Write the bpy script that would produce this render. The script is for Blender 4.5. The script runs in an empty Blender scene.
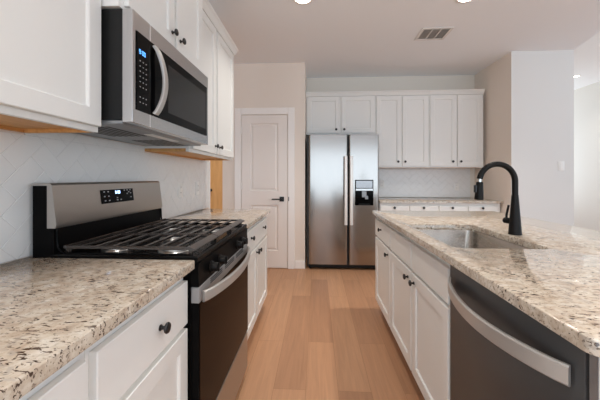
import bpy, bmesh, math, random
from mathutils import Vector, Matrix
from bpy_extras import mesh_utils

random.seed(7)
S = bpy.context.scene
COL = S.collection
PI = math.pi

# ------------------------------------------------------------------ camera
cd = bpy.data.cameras.new('camera')
cam = bpy.data.objects.new('camera', cd)
COL.objects.link(cam)
cam.location = (0, 0, 1.208)
cam.rotation_euler = (PI / 2, 0, 0.0556)
cd.sensor_width = 36.0
cd.sensor_fit = 'HORIZONTAL'
cd.lens = 298.5 / 600 * 36.0
cd.shift_y = -(200 - 177.8) / 600
cd.clip_start = 0.02
S.camera = cam

# ------------------------------------------------------------------ world, exposure
w = bpy.data.worlds.new('world')
S.world = w
w.use_nodes = True
bg = w.node_tree.nodes['Background']
bg.inputs['Color'].default_value = (0.80, 0.88, 1.0, 1)
bg.inputs['Strength'].default_value = 1.0
S.view_settings.view_transform = 'Standard'
S.view_settings.look = 'None'
S.view_settings.gamma = 1.0
S.view_settings.use_curve_mapping = False
S.view_settings.exposure = 0.09
try:
    S.cycles.max_bounces = 10
    S.cycles.diffuse_bounces = 6
    S.cycles.glossy_bounces = 5
    S.cycles.sample_clamp_indirect = 6.0
except Exception:
    pass

DAY = (0.715, 0.865, 1.0)


def area(name, loc, rot, sx, sy, power, color, parent=None, shape='RECTANGLE', spread=PI):
    l = bpy.data.lights.new(name, 'AREA')
    l.shape = shape
    l.size = sx
    if shape in ('RECTANGLE', 'ELLIPSE'):
        l.size_y = sy
    l.energy = power
    l.color = color
    l.spread = spread
    o = bpy.data.objects.new(name, l)
    COL.objects.link(o)
    o.location = loc
    o.rotation_euler = rot
    if parent:
        o.parent = parent
    return o


# daylight entering through the windows of the room behind the camera and of the living room on the right, then two added fill lights
area('window_daylight', (1.3, -3.6, 1.40), (PI / 2 + 0.35, 0, 0), 7.4, 2.1, 105, DAY)
area('living_daylight', (5.0, 0.2, 1.55), (PI / 2 + 0.35, 0, PI / 2), 5.4, 1.9, 29, DAY)
area('far_fill', (4.3, 7.7, 1.5), (-PI / 2 - 0.45, 0, 0), 1.8, 2.1, 42, DAY)  # added fill that brightens the far living room wall and ceiling
area('dining_fill', (-3.1, -2.2, 1.5), (PI / 2 + 0.2, 0, -PI / 2), 3.0, 1.9, 54, DAY)  # added cool fill from the left for the island fronts

# ------------------------------------------------------------------ materials
M = {}


def new_mat(name):
    m = bpy.data.materials.new(name)
    m.use_nodes = True
    nt = m.node_tree
    b = nt.nodes['Principled BSDF']
    M[name] = m
    return m, nt, b


def srgb(r, g, b):
    def f(c):
        c /= 255.0
        return c / 12.92 if c <= 0.04045 else ((c + 0.055) / 1.055) ** 2.4
    return (f(r), f(g), f(b), 1)


def N(nt, t, **kw):
    n = nt.nodes.new(t)
    for k, v in kw.items():
        setattr(n, k, v)
    return n


def paint(name, col, rough=0.5, bump=0.0, bscale=200, spec=0.5, metal=0.0, coat=0.0):
    m, nt, b = new_mat(name)
    b.inputs['Base Color'].default_value = col
    b.inputs['Roughness'].default_value = rough
    b.inputs['Metallic'].default_value = metal
    b.inputs['Specular IOR Level'].default_value = spec
    b.inputs['Coat Weight'].default_value = coat
    b.inputs['Coat Roughness'].default_value = 0.05
    if bump:
        tc = N(nt, 'ShaderNodeTexCoord')
        no = N(nt, 'ShaderNodeTexNoise')
        no.inputs['Scale'].default_value = bscale
        no.inputs['Detail'].default_value = 3
        bp = N(nt, 'ShaderNodeBump')
        bp.inputs['Strength'].default_value = bump
        bp.inputs['Distance'].default_value = 0.002
        nt.links.new(tc.outputs['Object'], no.inputs['Vector'])
        nt.links.new(no.outputs['Fac'], bp.inputs['Height'])
        nt.links.new(bp.outputs['Normal'], b.inputs['Normal'])
    return m


def emis(name, col, strength):
    m, nt, b = new_mat(name)
    b.inputs['Base Color'].default_value = col
    b.inputs['Emission Color'].default_value = col
    b.inputs['Emission Strength'].default_value = strength
    return m


def brushed(name, col, rough, scale, axis_stretch, metal=1.0):
    """metal with fine brushing: noise stretched along one axis drives the roughness and a slight bump"""
    m, nt, b = new_mat(name)
    b.inputs['Base Color'].default_value = col
    b.inputs['Metallic'].default_value = metal
    tc = N(nt, 'ShaderNodeTexCoord')
    mp = N(nt, 'ShaderNodeMapping')
    mp.inputs['Scale'].default_value = axis_stretch
    no = N(nt, 'ShaderNodeTexNoise')
    no.inputs['Scale'].default_value = scale
    no.inputs['Detail'].default_value = 4
    mr = N(nt, 'ShaderNodeMapRange')
    mr.inputs['To Min'].default_value = rough - 0.03
    mr.inputs['To Max'].default_value = rough + 0.04
    nt.links.new(tc.outputs['Object'], mp.inputs['Vector'])
    nt.links.new(mp.outputs['Vector'], no.inputs['Vector'])
    nt.links.new(no.outputs['Fac'], mr.inputs['Value'])
    nt.links.new(mr.outputs['Result'], b.inputs['Roughness'])
    return m


paint('cabinet_white', srgb(232, 231, 227), 0.38, 0.03, 60, 0.4)
paint('wall_beige', srgb(236, 225, 214), 0.75, 0.08, 250, 0.2)
paint('wall_daylit', srgb(226, 225, 222), 0.75, 0.08, 250, 0.2)  # paler copy of the wall paint, daylight put into the colour
paint('ceiling_paint', srgb(242, 244, 247), 0.85, 0.15, 180, 0.1)
paint('trim_white', srgb(247, 243, 239), 0.4, 0.0)
paint('door_paint', srgb(240, 233, 227), 0.42, 0.0)
paint('tile_white', srgb(234, 234, 232), 0.22, 0.0, spec=0.5)
paint('grout', srgb(212, 211, 208), 0.8)
paint('black_metal', srgb(24, 23, 23), 0.38, 0.0, spec=0.5)
paint('matte_black', srgb(20, 17, 15), 0.40, 0.0, spec=0.16)
paint('black_enamel', srgb(8, 8, 8), 0.2, 0.0, spec=0.16)
paint('black_panel', srgb(12, 11, 11), 0.35, 0.0, spec=0.05)
paint('black_glass', srgb(7, 7, 8), 0.10, 0.0, spec=0.07)
paint('cast_iron', srgb(44, 38, 35), 0.26, 0.05, 400, 1.0)
paint('oven_glass', srgb(34, 21, 14), 0.16, 0.0, spec=0.03)
paint('window_glass_dark', srgb(42, 42, 42), 0.15, 0.0, spec=0.2)
paint('dark_case', srgb(58, 57, 57), 0.5, 0.0)
paint('charcoal_plastic', srgb(22, 22, 22), 0.45, spec=0.3)
paint('grey_strip', srgb(150, 152, 154), 0.4, metal=0.6)
paint('shadow_gap', srgb(14, 14, 14), 0.8)
paint('white_plastic', srgb(236, 235, 231), 0.35)
paint('nook_paint', srgb(228, 222, 212), 0.75, 0.08, 250, 0.2)
paint('dispenser_grey', srgb(150, 150, 151), 0.25, metal=0.85)
paint('slot_dark', srgb(60, 58, 56), 0.6)
paint('vent_white', srgb(225, 222, 218), 0.5)
paint('vent_dark', srgb(206, 204, 201), 0.7)
paint('print_grey', srgb(178, 178, 178), 0.6)
paint('aluminium', srgb(205, 205, 203), 0.28, metal=1.0)
paint('bronze_trim', srgb(150, 140, 132), 0.3, metal=1.0)
brushed('stainless', srgb(200, 200, 201), 0.24, 30, (1, 1, 30))
brushed('stainless_fridge', srgb(160, 155, 150), 0.17, 14, (30, 1, 0.6))
brushed('stainless_warm', srgb(184, 178, 172), 0.40, 30, (1, 0.4, 40))
brushed('handle_steel', srgb(190, 186, 181), 0.38, 30, (1, 0.5, 40), 0.6)
brushed('handle_light', srgb(236, 235, 232), 0.3, 30, (1, 0.5, 40), 0.15)
brushed('oven_steel', srgb(158, 158, 158), 0.42, 30, (1, 0.5, 40), 0.4)
brushed('stainless_sink', srgb(178, 172, 164), 0.26, 30, (1, 30, 30))
brushed('stainless_dark', srgb(86, 86, 86), 0.42, 30, (1, 0.5, 40), 0.45)
emis('display_blue', (0.15, 0.50, 0.9, 1), 1.1)
emis('display_pale', (0.45, 0.65, 1.0, 1), 3.0)
emis('lamp_lens', (1.0, 0.90, 0.76, 1), 12.0)


def wood(name, dark, light, axis, scale=6, rough=0.45):
    m, nt, b = new_mat(name)
    tc = N(nt, 'ShaderNodeTexCoord')
    mp = N(nt, 'ShaderNodeMapping')
    sc = [9, 9, 9]
    sc[axis] = 0.6
    mp.inputs['Scale'].default_value = sc
    no = N(nt, 'ShaderNodeTexNoise')
    no.inputs['Scale'].default_value = scale
    no.inputs['Detail'].default_value = 6
    no.inputs['Distortion'].default_value = 0.6
    cr = N(nt, 'ShaderNodeValToRGB')
    cr.color_ramp.elements[0].position = 0.3
    cr.color_ramp.elements[0].color = dark
    cr.color_ramp.elements[1].position = 0.7
    cr.color_ramp.elements[1].color = light
    nt.links.new(tc.outputs['Object'], mp.inputs['Vector'])
    nt.links.new(mp.outputs['Vector'], no.inputs['Vector'])
    nt.links.new(no.outputs['Fac'], cr.inputs['Fac'])
    nt.links.new(cr.outputs['Color'], b.inputs['Base Color'])
    b.inputs['Roughness'].default_value = rough
    return m


wood('raw_wood', srgb(196, 138, 76), srgb(222, 168, 104), 1, 5, 0.5)
wood('hall_warm_tan', srgb(206, 158, 100), srgb(222, 178, 120), 2, 5, 0.45)  # tan carries the warm hall light on the door


def floor_mat():
    m, nt, b = new_mat('floor_planks')
    L = nt.links.new
    tc = N(nt, 'ShaderNodeTexCoord')
    mp = N(nt, 'ShaderNodeMapping')
    mp.inputs['Rotation'].default_value = (0, 0, PI / 2)
    mp.inputs['Location'].default_value = (0.35, 0.062, 0)
    br = N(nt, 'ShaderNodeTexBrick')
    br.offset = 0.37
    br.offset_frequency = 2
    br.inputs['Color1'].default_value = (0, 0, 0, 1)
    br.inputs['Color2'].default_value = (1, 1, 1, 1)
    br.inputs['Mortar'].default_value = (0.5, 0.5, 0.5, 1)
    br.inputs['Scale'].default_value = 1.0
    br.inputs['Mortar Size'].default_value = 0.0012
    br.inputs['Mortar Smooth'].default_value = 0.2
    br.inputs['Bias'].default_value = 0.0
    br.inputs['Brick Width'].default_value = 1.35
    br.inputs['Row Height'].default_value = 0.185
    L(tc.outputs['Object'], mp.inputs['Vector'])
    L(mp.outputs['Vector'], br.inputs['Vector'])
    # per-plank tone
    cr = N(nt, 'ShaderNodeValToRGB')
    e = cr.color_ramp.elements
    e[0].position = 0.0
    e[0].color = srgb(169, 125, 94)
    e[1].position = 1.0
    e[1].color = srgb(192, 146, 111)
    x = cr.color_ramp.elements.new(0.45)
    x.color = srgb(183, 137, 103)
    L(br.outputs['Color'], cr.inputs['Fac'])
    # grain: stretched along the plank, shifted per plank
    mg = N(nt, 'ShaderNodeMapping')
    mg.inputs['Scale'].default_value = (26, 1.3, 1)
    add = N(nt, 'ShaderNodeVectorMath', operation='MULTIPLY_ADD')
    add.inputs[1].default_value = (13.0, 7.0, 0)
    L(br.outputs['Color'], add.inputs[0])
    L(tc.outputs['Object'], add.inputs[2])
    L(add.outputs['Vector'], mg.inputs['Vector'])
    no = N(nt, 'ShaderNodeTexNoise')
    no.inputs['Scale'].default_value = 1.6
    no.inputs['Detail'].default_value = 7
    no.inputs['Roughness'].default_value = 0.62
    no.inputs['Distortion'].default_value = 0.9
    L(mg.outputs['Vector'], no.inputs['Vector'])
    g = N(nt, 'ShaderNodeMapRange')
    g.inputs['From Min'].default_value = 0.3
    g.inputs['From Max'].default_value = 0.7
    g.inputs['To Min'].default_value = 0.86
    g.inputs['To Max'].default_value = 1.08
    L(no.outputs['Fac'], g.inputs['Value'])
    mul = N(nt, 'ShaderNodeMix', data_type='RGBA', blend_type='MULTIPLY')
    mul.inputs['Factor'].default_value = 1.0
    L(cr.outputs['Color'], mul.inputs['A'])
    L(g.outputs['Result'], mul.inputs['B'])
    gap = N(nt, 'ShaderNodeMix', data_type='RGBA')
    L(br.outputs['Fac'], gap.inputs['Factor'])
    L(mul.outputs['Result'], gap.inputs['A'])
    gap.inputs['B'].default_value = srgb(150, 108, 76)
    L(gap.outputs['Result'], b.inputs['Base Color'])
    b.inputs['Roughness'].default_value = 0.42
    b.inputs['Specular IOR Level'].default_value = 0.35
    bp = N(nt, 'ShaderNodeBump')
    bp.inputs['Strength'].default_value = 0.12
    bp.inputs['Distance'].default_value = 0.002
    L(no.outputs['Fac'], bp.inputs['Height'])
    L(bp.outputs['Normal'], b.inputs['Normal'])


floor_mat()


def granite(name):
    m, nt, b = new_mat(name)
    L = nt.links.new
    tc = N(nt, 'ShaderNodeTexCoord')
    mp = N(nt, 'ShaderNodeMapping')
    mp.inputs['Rotation'].default_value = (0.3, 0.2, 0.5)
    mp.inputs['Scale'].default_value = (1.0, 1.0, 1.0)
    L(tc.outputs['Object'], mp.inputs['Vector'])

    def noise(sc, det, rough, dist=0.0, vec=None):
        n = N(nt, 'ShaderNodeTexNoise')
        n.inputs['Scale'].default_value = sc
        n.inputs['Detail'].default_value = det
        n.inputs['Roughness'].default_value = rough
        n.inputs['Distortion'].default_value = dist
        L((vec or mp).outputs['Vector'], n.inputs['Vector'])
        return n

    def ramp(src, stops):
        r = N(nt, 'ShaderNodeValToRGB')
        e = r.color_ramp.elements
        e[0].position, e[0].color = stops[0]
        e[1].position, e[1].color = stops[-1]
        for p, c in stops[1:-1]:
            k = e.new(p)
            k.color = c
        L(src, r.inputs['Fac'])
        return r

    base = ramp(noise(26, 6, 0.65, 0.4).outputs['Fac'], [
        (0.30, srgb(160, 141, 123)), (0.43, srgb(185, 168, 149)), (0.56, srgb(201, 188, 171)), (0.72, srgb(216, 208, 196))])
    grey = ramp(noise(38, 4, 0.6, 0.8).outputs['Fac'], [(0.56, (0, 0, 0, 1)), (0.66, (1, 1, 1, 1))])
    mx = N(nt, 'ShaderNodeMix', data_type='RGBA')
    L(grey.outputs['Color'], mx.inputs['Factor'])
    L(base.outputs['Color'], mx.inputs['A'])
    mx.inputs['B'].default_value = srgb(176, 164, 150)
    # elongated brown flecks
    mf = N(nt, 'ShaderNodeMapping')
    mf.inputs['Rotation'].default_value = (0, 0, 0.35)
    mf.inputs['Scale'].default_value = (0.8, 2.3, 1.7)
    L(tc.outputs['Object'], mf.inputs['Vector'])
    fl = ramp(noise(64, 3, 0.58, 0.6, mf).outputs['Fac'], [(0.565, (0, 0, 0, 1)), (0.615, (1, 1, 1, 1))])
    cl = ramp(noise(9, 2, 0.5, 0.3).outputs['Fac'], [(0.36, (0.25, 0.25, 0.25, 1)), (0.55, (1, 1, 1, 1))])
    mulf = N(nt, 'ShaderNodeMath', operation='MULTIPLY')
    L(fl.outputs['Color'], mulf.inputs[0])
    L(cl.outputs['Color'], mulf.inputs[1])
    mx2 = N(nt, 'ShaderNodeMix', data_type='RGBA')
    L(mulf.outputs[0], mx2.inputs['Factor'])
    L(mx.outputs['Result'], mx2.inputs['A'])
    mx2.inputs['B'].default_value = srgb(70, 50, 38)
    # fine dark grains
    dk = ramp(noise(140, 2, 0.5).outputs['Fac'], [(0.66, (0, 0, 0, 1)), (0.71, (1, 1, 1, 1))])
    mx3 = N(nt, 'ShaderNodeMix', data_type='RGBA')
    L(dk.outputs['Color'], mx3.inputs['Factor'])
    L(mx2.outputs['Result'], mx3.inputs['A'])
    mx3.inputs['B'].default_value = srgb(60, 48, 42)
    L(mx3.outputs['Result'], b.inputs['Base Color'])
    b.inputs['Roughness'].default_value = 0.06
    b.inputs['Specular IOR Level'].default_value = 0.75


granite('granite')

# ------------------------------------------------------------------ mesh helpers


class MB:
    def __init__(self):
        self.bm = bmesh.new()

    def poly(self, pts, mi=0):
        vs = [self.bm.verts.new(p) for p in pts]
        f = self.bm.faces.new(vs)
        f.material_index = mi
        return f

    def box(self, x0, x1, y0, y1, z0, z1, bev=0.0, seg=1, mi=0):
        if x0 > x1: x0, x1 = x1, x0
        if y0 > y1: y0, y1 = y1, y0
        if z0 > z1: z0, z1 = z1, z0
        r = bmesh.ops.create_cube(self.bm, size=1.0)
        vs = r['verts']
        for v in vs:
            v.co = Vector((x0 if v.co.x < 0 else x1, y0 if v.co.y < 0 else y1, z0 if v.co.z < 0 else z1))
        fs = {f for v in vs for f in v.link_faces}
        for f in fs:
            f.material_index = mi
        if bev:
            es = list({e for v in vs for e in v.link_edges})
            bmesh.ops.bevel(self.bm, geom=es, offset=bev, segments=seg, affect='EDGES', profile=0.5)
        return self

    def prism(self, pts, off, mi=0):
        """extrude a planar polygon (3D points) by the vector off"""
        off = Vector(off)
        a = [self.bm.verts.new(Vector(p)) for p in pts]
        b = [self.bm.verts.new(Vector(p) + off) for p in pts]
        n = len(pts)
        fs = [self.bm.faces.new(a), self.bm.faces.new(list(reversed(b)))]
        for i in range(n):
            fs.append(self.bm.faces.new((a[i], a[(i + 1) % n], b[(i + 1) % n], b[i])))
        for f in fs:
            f.material_index = mi
        return self

    def tube(self, path, radii, seg=16, mi=0, cap=True):
        path = [Vector(p) for p in path]
        if not hasattr(radii, '__len__'):
            radii = [radii] * len(path)
        rings = []
        t0 = (path[1] - path[0]).normalized()
        ref = Vector((0, 0, 1)) if abs(t0.z) < 0.9 else Vector((1, 0, 0))
        nrm = t0.cross(ref).normalized()
        for i, p in enumerate(path):
            a = path[max(i - 1, 0)]
            c = path[min(i + 1, len(path) - 1)]
            t = (c - a)
            t = t.normalized() if t.length > 1e-9 else t0
            nrm = (nrm - t * nrm.dot(t)).normalized()
            bn = t.cross(nrm)
            rings.append([self.bm.verts.new(p + (nrm * math.cos(2 * PI * k / seg) + bn * math.sin(2 * PI * k / seg)) * radii[i]) for k in range(seg)])
        for i in range(len(rings) - 1):
            for k in range(seg):
                f = self.bm.faces.new((rings[i][k], rings[i][(k + 1) % seg], rings[i + 1][(k + 1) % seg], rings[i + 1][k]))
                f.material_index = mi
        if cap:
            self.bm.faces.new(list(reversed(rings[0]))).material_index = mi
            self.bm.faces.new(rings[-1]).material_index = mi
        return self

    def lathe(self, o, axis, prof, seg=20, mi=0):
        """prof: list of (distance along axis, radius)"""
        o = Vector(o)
        ax = Vector(axis).normalized()
        return self.tube_straight([o + ax * d for d, r in prof], ax, [max(r, 1e-4) for d, r in prof], seg, mi)

    def tube_straight(self, path, t, radii, seg, mi):
        ref = Vector((0, 0, 1)) if abs(t.z) < 0.9 else Vector((1, 0, 0))
        n = t.cross(ref).normalized()
        bn = t.cross(n)
        rings = [[self.bm.verts.new(p + (n * math.cos(2 * PI * k / seg) + bn * math.sin(2 * PI * k / seg)) * r) for k in range(seg)] for p, r in zip(path, radii)]
        for i in range(len(rings) - 1):
            for k in range(seg):
                self.bm.faces.new((rings[i][k], rings[i][(k + 1) % seg], rings[i + 1][(k + 1) % seg], rings[i + 1][k])).material_index = mi
        self.bm.faces.new(list(reversed(rings[0]))).material_index = mi
        self.bm.faces.new(rings[-1]).material_index = mi
        return self

    def ribbon(self, path, wdir, width, ndirs, thick, mi=0, bev=0.0):
        """flat bar swept along path: width along wdir, thickness along ndirs[i]"""
        wd = Vector(wdir).normalized()
        rings = []
        for p, n in zip(path, ndirs):
            p = Vector(p)
            n = Vector(n).normalized()
            h, t = width / 2, thick / 2
            b = min(bev, t * 0.9)
            prof = [(-h, -t), (h, -t), (h, t - b), (h - b, t), (-h + b, t), (-h, t - b)]
            rings.append([self.bm.verts.new(p + wd * a + n * c) for a, c in prof])
        m = 6
        for i in range(len(rings) - 1):
            for k in range(m):
                self.bm.faces.new((rings[i][k], rings[i][(k + 1) % m], rings[i + 1][(k + 1) % m], rings[i + 1][k])).material_index = mi
        self.bm.faces.new(list(reversed(rings[0]))).material_index = mi
        self.bm.faces.new(rings[-1]).material_index = mi
        return self

    def build(self, name, mats, parent=None, angle=0.6, loc=None):
        bm = self.bm
        bmesh.ops.recalc_face_normals(bm, faces=bm.faces[:])
        for e in bm.edges:
            if len(e.link_faces) == 2 and e.calc_face_angle(0) > angle:
                e.smooth = False
        for f in bm.faces:
            f.smooth = True
        L = Vector(ORIG.get(parent.name, (0, 0, 0))) if parent else Vector(loc or (0, 0, 0))
        bmesh.ops.translate(bm, verts=bm.verts[:], vec=-L)
        me = bpy.data.meshes.new(name)
        bm.to_mesh(me)
        bm.free()
        if not isinstance(mats, (list, tuple)):
            mats = [mats]
        for m in mats:
            me.materials.append(M[m] if isinstance(m, str) else m)
        o = bpy.data.objects.new(name, me)
        COL.objects.link(o)
        if parent:
            o.parent = parent
            ORIG[o.name] = L
        else:
            o.location = L
            ORIG[o.name] = L
        return o


ORIG = {}


def thing(name, label, cat, loc=(0, 0, 0), group=None):
    o = bpy.data.objects.new(name, None)
    COL.objects.link(o)
    o.location = loc
    o.empty_display_size = 0.1
    o['label'] = label
    o['category'] = cat
    if group:
        o['group'] = group
    ORIG[o.name] = Vector(loc)
    return o


def tag(o, label, cat, group=None):
    o['label'] = label
    o['category'] = cat
    if group:
        o['group'] = group
    return o


def struct(o):
    o['kind'] = 'structure'
    return o


def sbox(name, mat, *b, bev=0.0):
    return struct(MB().box(*b, bev=bev).build(name, mat))


# ------------------------------------------------------------------ room shell
CEIL = 2.743
WL = -1.08          # face of the left kitchen wall
YD = 3.97           # face of the wall with the pantry door
YB = 4.60           # back wall of the fridge nook

sbox('floor', 'floor_planks', -3.4, 5.6, -4.1, 8.2, -0.1, 0.0)

# kitchen ceiling with its edge towards the higher living room ceiling
pts = [(-3.4, -4.1), (2.9, -4.1), (2.9, 3.06), (3.087, 3.763), (3.087, 8.2), (-3.4, 8.2)]
struct(MB().prism([(x, y, CEIL) for x, y in pts], (0, 0, 0.16)).build('ceiling', 'ceiling_paint'))
paint('living_ceiling', srgb(248, 247, 245), 0.85, 0.1, 180, 0.1)
sbox('ceiling_living', 'living_ceiling', 2.6, 5.6, -4.1, 8.2, 3.05, 3.15)
sbox('trim_1', 'wall_daylit', 2.77, 2.90, -4.1, 3.05, CEIL + 0.161, 3.049)

sbox('wall_left', 'wall_beige', WL - 0.12, WL, -0.6, 2.95, 0.0, CEIL)
sbox('wall_pantry', 'wall_beige', -1.27, -0.154, YD, YB + 0.12, 0.0, CEIL)
sbox('wall_back', 'nook_paint', -0.153, 2.359, YB, YB + 0.12, 0.0, CEIL)
# partition on the right of the nook: beige on the nook side, front paler with daylight put into its colour
mb = MB().box(2.36, 3.085, 3.76, 4.8, 0, CEIL)
mb.bm.faces.ensure_lookup_table()
for f in mb.bm.faces:
    f.normal_update()
    c = f.calc_center_median()
    f.material_index = 1 if c.x < 2.365 else 0
struct(mb.build('wall_partition', ['wall_daylit', 'wall_beige']))
sbox('wall_right', 'nook_paint', 5.4, 5.52, 3.0, 8.1, 0, 3.05)
struct(MB().box(3.09, 3.38, 8.1, 8.2, 0, 3.05).box(5.22, 5.4, 8.1, 8.2, 0, 3.05).box(3.38, 5.22, 8.1, 8.2, 0, 0.48).box(3.38, 5.22, 8.1, 8.2, 2.72, 3.05).build('wall_living', 'wall_daylit'))
struct(MB().box(3.38, 3.44, 8.12, 8.18, 0.48, 2.72).box(5.16, 5.22, 8.12, 8.18, 0.48, 2.72).box(3.44, 5.16, 8.12, 8.18, 0.48, 0.54).box(3.44, 5.16, 8.12, 8.18, 2.66, 2.72).build('added_window_3', 'trim_white'))  # unseen window added to go with the far fill light
# hall to the left
sbox('wall_hall', 'wall_beige', -3.4, -1.275, 6.05, 6.15, 0, CEIL)
struct(MB().box(-3.4, -3.3, -4.1, -3.75, 0, CEIL).box(-3.4, -3.3, -0.65, 6.05, 0, CEIL).box(-3.4, -3.3, -3.75, -0.65, 0, 0.5).box(-3.4, -3.3, -3.75, -0.65, 2.5, CEIL).build('wall_hall_side', 'wall_beige'))
mb = MB()
for y in (-3.72, -2.2, -0.68):
    mb.box(-3.38, -3.32, y - 0.03, y + 0.03, 0.5, 2.5)
mb.box(-3.38, -3.32, -3.75, -0.65, 0.5, 0.56).box(-3.38, -3.32, -3.75, -0.65, 2.44, 2.5)
struct(mb.build('added_window_4', 'trim_white'))  # unseen window added for the fill light on the dining side

# rear wall with a wide window, and the living room window wall (both behind the camera)
struct(MB().box(-3.4, -2.5, -4.1, -3.98, 0, CEIL).box(5.1, 5.6, -4.1, -3.98, 0, 3.05)
       .box(-2.5, 5.1, -4.1, -3.98, 0, 0.35).box(-2.5, 5.1, -4.1, -3.98, 2.55, 2.74).build('wall_rear', 'wall_daylit'))
mb = MB()
for x in (-2.47, -1.2, 0.05, 1.3, 2.55, 3.8, 5.07):
    mb.box(x - 0.03, x + 0.03, -4.08, -4.02, 0.35, 2.55)
mb.box(-2.5, 5.1, -4.08, -4.02, 0.35, 0.41).box(-2.5, 5.1, -4.08, -4.02, 2.49, 2.55)
struct(mb.build('window_1', 'trim_white'))
struct(MB().box(5.4, 5.52, -4.0, -2.55, 0, 3.05).box(5.4, 5.52, 2.95, 3.0, 0, 3.05)
       .box(5.4, 5.52, -2.55, 2.95, 0, 0.55).box(5.4, 5.52, -2.55, 2.95, 2.65, 3.05).build('wall_right_front', 'wall_daylit'))
mb = MB()
for y in (-2.52, -0.7, 1.1, 2.92):
    mb.box(5.43, 5.49, y - 0.03, y + 0.03, 0.55, 2.65)
mb.box(5.43, 5.49, -2.55, 2.95, 0.55, 0.61).box(5.43, 5.49, -2.55, 2.95, 2.59, 2.65)
struct(mb.build('window_2', 'trim_white'))

# end casing of the left wall at the hall opening, baseboards
sbox('trim_2', 'trim_white', WL - 0.125, WL + 0.006, 2.945, 2.965, 0, CEIL - 0.001)
mb = MB().box(-0.288, -0.154, YD - 0.014, YD - 0.001, 0, 0.105, bev=0.003)
mb.box(-1.27, -1.095, YD - 0.014, YD - 0.001, 0, 0.105, bev=0.003)
struct(mb.build('baseboard_back', 'trim_white'))
sbox('baseboard_partition', 'trim_white', 2.36, 3.085, 3.746, 3.759, 0, 0.105, bev=0.003)
sbox('baseboard_right', 'trim_white', 5.386, 5.399, 3.0, 8.1, 0, 0.105, bev=0.003)

# --- pantry door with casing
mb = MB()
x0, x1, zt = -1.010, -0.381, 2.047
for a, b in ((x0 - 0.089, x0), (x1, x1 + 0.089)):
    mb.box(a, b, YD - 0.028, YD - 0.001, 0, zt + 0.005 + 0.089, bev=0.004)
mb.box(x0 + 0.0005, x1 - 0.0005, YD - 0.028, YD - 0.001, zt + 0.005, zt + 0.094, bev=0.004)
struct(mb.build('trim_3', 'trim_white'))


def panel_loops(mb, pt, a0, a1, z0, z1, loops, mi=0):
    """concentric rectangles: loops = [(inset, depth)], last one filled"""
    rings = []
    for ins, d in loops:
        rings.append([mb.bm.verts.new(pt(*q)) for q in ((a0 + ins, z0 + ins, d), (a1 - ins, z0 + ins, d), (a1 - ins, z1 - ins, d), (a0 + ins, z1 - ins, d))])
    for i in range(len(rings) - 1):
        for k in range(4):
            mb.bm.faces.new((rings[i][k], rings[i][(k + 1) % 4], rings[i + 1][(k + 1) % 4], rings[i + 1][k])).material_index = mi
    mb.bm.faces.new(rings[-1]).material_index = mi
    return rings


def door_slab(yf, x0, x1, z0, z1, panels, mat, name):
    """door leaf facing -Y with recessed raised panels"""
    mb = MB()
    pt = lambda a, z, d: (a, yf - d, z)
    zs = sorted({z0, z1} | {p for q in panels for p in q[2:]})
    px0, px1 = panels[0][0], panels[0][1]
    # stiles and rails as quads around the panels
    xs = [x0, px0, px1, x1]
    for i in range(3):
        for j in range(len(zs) - 1):
            c = (0.5 * (xs[i] + xs[i + 1]), 0.5 * (zs[j] + zs[j + 1]))
            if any(p[0] < c[0] < p[1] and p[2] < c[1] < p[3] for p in panels):
                panel_loops(mb, pt, xs[i], xs[i + 1], zs[j], zs[j + 1], [(0, 0), (0.010, -0.014), (0.022, -0.014), (0.040, -0.004)])
            else:
                mb.poly([pt(xs[i], zs[j], 0), pt(xs[i + 1], zs[j], 0), pt(xs[i + 1], zs[j + 1], 0), pt(xs[i], zs[j + 1], 0)])
    # edges and back
    d = -0.03
    for (a, b) in (((x0, z0), (x1, z0)), ((x1, z0), (x1, z1)), ((x1, z1), (x0, z1)), ((x0, z1), (x0, z0))):
        mb.poly([pt(*a, 0), pt(*b, 0), pt(*b, d), pt(*a, d)])
    mb.poly([pt(x0, z0, d), pt(x1, z0, d), pt(x1, z1, d), pt(x0, z1, d)])
    bmesh.ops.remove_doubles(mb.bm, verts=mb.bm.verts[:], dist=1e-5)
    return struct(mb.build(name, mat, angle=0.15))


d1 = door_slab(YD - 0.017, -1.003, -0.388, 0.012, 2.04, [(-0.887, -0.512, 0.235, 0.845), (-0.887, -0.512, 1.03, 1.935)], 'door_paint', 'door_1')
hb = MB()
hx, hz, hy = -0.462, 0.925, YD - 0.0175
hb.box(hx - 0.030, hx + 0.030, hy - 0.012, hy - 0.0005, hz - 0.032, hz + 0.032, bev=0.003)
hb.tube([(hx, hy - 0.010, hz), (hx, hy - 0.055, hz)], 0.010, 12)
hb.box(hx - 0.128, hx + 0.012, hy - 0.064, hy - 0.048, hz - 0.009, hz + 0.009, bev=0.004)
hb.build('door_handle', 'black_metal', d1)
hb = MB()
for z in (0.25, 1.1, 1.84):
    hb.tube([(-1.0065, YD - 0.026, z - 0.045), (-1.0065, YD - 0.026, z + 0.045)], 0.007, 10)
hb.build('hinge', 'trim_white', d1)
MB().box(-0.374, -0.364, YD - 0.0300, YD - 0.0282, 0.90, 0.955).build('strike_plate', 'black_metal', d1)

# --- hall door seen past the end of the left wall
d2 = struct(MB().box(-2.30, -1.46, 6.012, 6.045, 0.01, 2.04, bev=0.003).build('door_2', 'hall_warm_tan'))
MB().lathe((-2.165, 6.0115, 0.955), (0, -1, 0), [(0, 0.03), (0.006, 0.03), (0.008, 0.011), (0.035, 0.011), (0.04, 0.022), (0.052, 0.028), (0.064, 0.022), (0.068, 0.001)]).build('door_handle', 'black_metal', d2)

# ------------------------------------------------------------------ herringbone backsplash


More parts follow.
